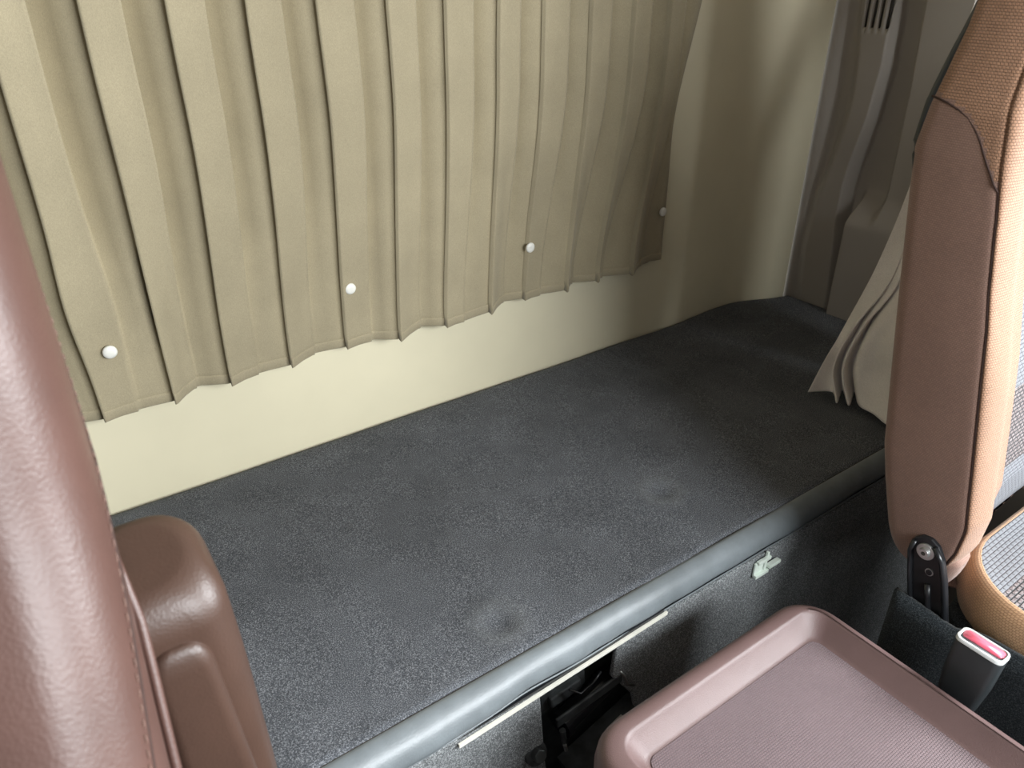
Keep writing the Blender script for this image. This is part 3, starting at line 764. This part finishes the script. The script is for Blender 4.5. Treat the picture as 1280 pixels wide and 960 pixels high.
for s in (-1, 1):        # raised flanges along both edges
    bm = bmesh.new(); pts = []
    ol = [(-.0190, .098), (-.0175, .03), (-.0155, .008), (-.010, -.006)] if s < 0 else [(.0165, .098), (.0170, .03), (.0160, .005), (.0115, -.007)]
    tube(bm, [hp(u, v, .0035) for u, v in ol], .0026, 8); build('flange', bm, 'black_metal', hg)
bm = bmesh.new(); tube(bm, [hp(-.001, v, .002) for v in (.040, .055, .070, .090)], .0035, 8); build('rib', bm, 'black_metal', hg)
bm = bmesh.new(); c = hp(0, .002, .002); cyl(bm, c, c + Vector((-.003, 0, 0)), .0092, n=28); bo = build('bolt_washer', bm, 'steel', hg, smooth=False); mods(bo, bevel=.0008)
bm = bmesh.new(); cyl(bm, c + Vector((-.003, 0, 0)), c + Vector((-.0065, 0, 0)), .0056, .0048, n=28); build('bolt_head', bm, 'steel', hg, smooth=False)
bm = bmesh.new(); cyl(bm, c + Vector((-.0060, 0, 0)), c + Vector((-.0068, 0, 0)), .0024, n=6); build('bolt_socket', bm, 'slot', hg, smooth=False)
bm = bmesh.new(); c2 = hp(-.003, .025, .002); cyl(bm, c2, c2 + Vector((-.0012, 0, 0)), .0042, n=20); ri = build('rivet', bm, 'steel', hg, smooth=False)
bm = bmesh.new(); c2 = hp(-.003, .025, .003); cyl(bm, c2, c2 + Vector((-.0012, 0, 0)), .0031, n=20); build('rivet_hole', bm, 'black_metal', hg, smooth=False)

# ------------------------------------------------------------------ seat-belt buckle
bkl = thing('seat_belt_buckle', (.655, .155, -.70), 'black seat belt buckle with a red release button beside the passenger seat', 'buckle')
# buckle axis (upwards) and its wide direction
top = Vector((.655, .1605, -.562)); ax = Vector((.10, -.02, 1)).normalized(); wd = Vector((.02, -1, .0)); wd = (wd - ax * wd.dot(ax)).normalized(); th = wd.cross(ax)
def bring(h, a, b_, r, n=5):
    return [top + ax * h + wd * x + th * y for x, y in rrect(-a, a, -b_, b_, r, n)]
bm = bmesh.new()
loft(bm, [bring(-.085, .013, .0075, .004), bring(-.070, .017, .010, .005), bring(-.04, .0205, .0115, .006), bring(-.004, .0215, .0120, .0065), bring(0, .0205, .0112, .006)])
build('housing', bm, 'black_plastic', bkl)
bm = bmesh.new()
ro = bring(-.001, .0218, .0122, .0068); r1 = bring(.0022, .0215, .0119, .0065); r2 = bring(.0028, .0195, .0101, .0055); r3 = bring(-.003, .0190, .0096, .005)
loft(bm, [ro, r1, r2, r3], False, False); build('frame', bm, 'clear', bkl)['label'] = 'pale clear plastic rim'
bm = bmesh.new()
def off(pts, v): return [p + v for p in pts]
r = [top + ax * h + wd * x + th * y for h in (-.001, .0018) for x, y in rrect(-.0185, .0185, -.0092, .0028, .004, 5)]
n = len(r) // 2; loft(bm, [r[:n], r[n:]]); build('release_button', bm, 'red', bkl)['label'] = 'red release button'
bm = bmesh.new()
r = [top + ax * h + wd * x + th * y for h in (-.002, .0005) for x, y in rrect(-.018, .018, .0034, .0090, .002, 5)]
loft(bm, [r[:n], r[n:]]); build('tongue_slot', bm, 'grime_metal', bkl)
bm = bmesh.new()
pts = [top + ax * -.08, top + ax * -.12 + Vector((.002, 0, 0)), Vector((.640, .16, -.74)), Vector((.640, .16, -.84)), Vector((.650, .17, -1.0)), Vector((.66, .18, -1.235))]
for a, b_ in zip(pts, pts[1:]):
    d = (b_ - a)
    vs = [bm.verts.new(p + wd * s * .012 + th * q * .002) for p in (a, b_) for s, q in ((-1, -1), (1, -1), (1, 1), (-1, 1))]
    for k in range(4): bm.faces.new((vs[k], vs[(k + 1) % 4], vs[4 + (k + 1) % 4], vs[4 + k]))
build('stalk', bm, 'webbing', bkl, smooth=False)
bm = bmesh.new(); tube(bm, [(.648, .140, -.640), (.644, .134, -.652), (.646, .126, -.668), (.650, .118, -.690)], .0012, 6); build('wire', bm, 'clear', bkl)['label'] = 'thin pale wire'

# ------------------------------------------------------------------ centre console with tray lid
cc = thing('centre_console', (.45, .10, -1.24), 'mauve plastic centre console with a shallow textured tray on top', 'console')
x0, x1, y0, y1 = .302, .622, -.22, .326
bm = bmesh.new()
def cring(s, z, r): return [(x, y, z) for x, y in rrect(x0 + s, x1 - s, y0 + s, y1 - s, r, 9)]
prof = [(.004, -.668, .040), (.000, -.655, .042), (-.0005, -.622, .042), (.0005, -.611, .042), (.0035, -.6035, .040), (.0085, -.6005, .036), (.0125, -.600, .033)]
rings = [cring(*p) for p in prof]
# the rim is wide at the back and left, narrow on the right
def iring(e, z, r):
    return [(x, y, z) for x, y in rrect(x0 + .026 + e, x1 - .012 - e, y0 + .024 + e, y1 - .021 - e, r, 9)]
rings += [iring(-.0015, -.600, .024), iring(.0003, -.6008, .023), iring(.0022, -.603, .022), iring(.0150, -.6185, .014), iring(.0185, -.6205, .012), iring(.024, -.6208, .010)]
loft(bm, rings, capb=True, capt=False)
build('lid', bm, 'console', cc)
bm = bmesh.new()
r = [(x, y, z) for z in (-.626, -.6198) for x, y in rrect(x0 + .0465, x1 - .0325, y0 + .0445, y1 - .0415, .011, 9)]
n = len(r) // 2; V = loft(bm, [r[:n], r[n:]]); uvl = bm.loops.layers.uv.verify()
for f in bm.faces:
    for l in f.loops: l[uvl].uv = (l.vert.co.x, l.vert.co.y)
build('tray_mat', bm, 'console_mat', cc, smooth=False)['label'] = 'textured mauve mat with a fine woven grain'
bm = bmesh.new(); rbox(bm, x0 + .012, x1 - .010, y0 + .01, y1 - .012, -1.238, -.662, .035, .008); build('console_body', bm, 'console', cc)
bm = bmesh.new(); rbox(bm, .335, .365, .325, .352, -.86, -.79, .010, .010); o = build('hinge_cover', bm, 'console', cc)
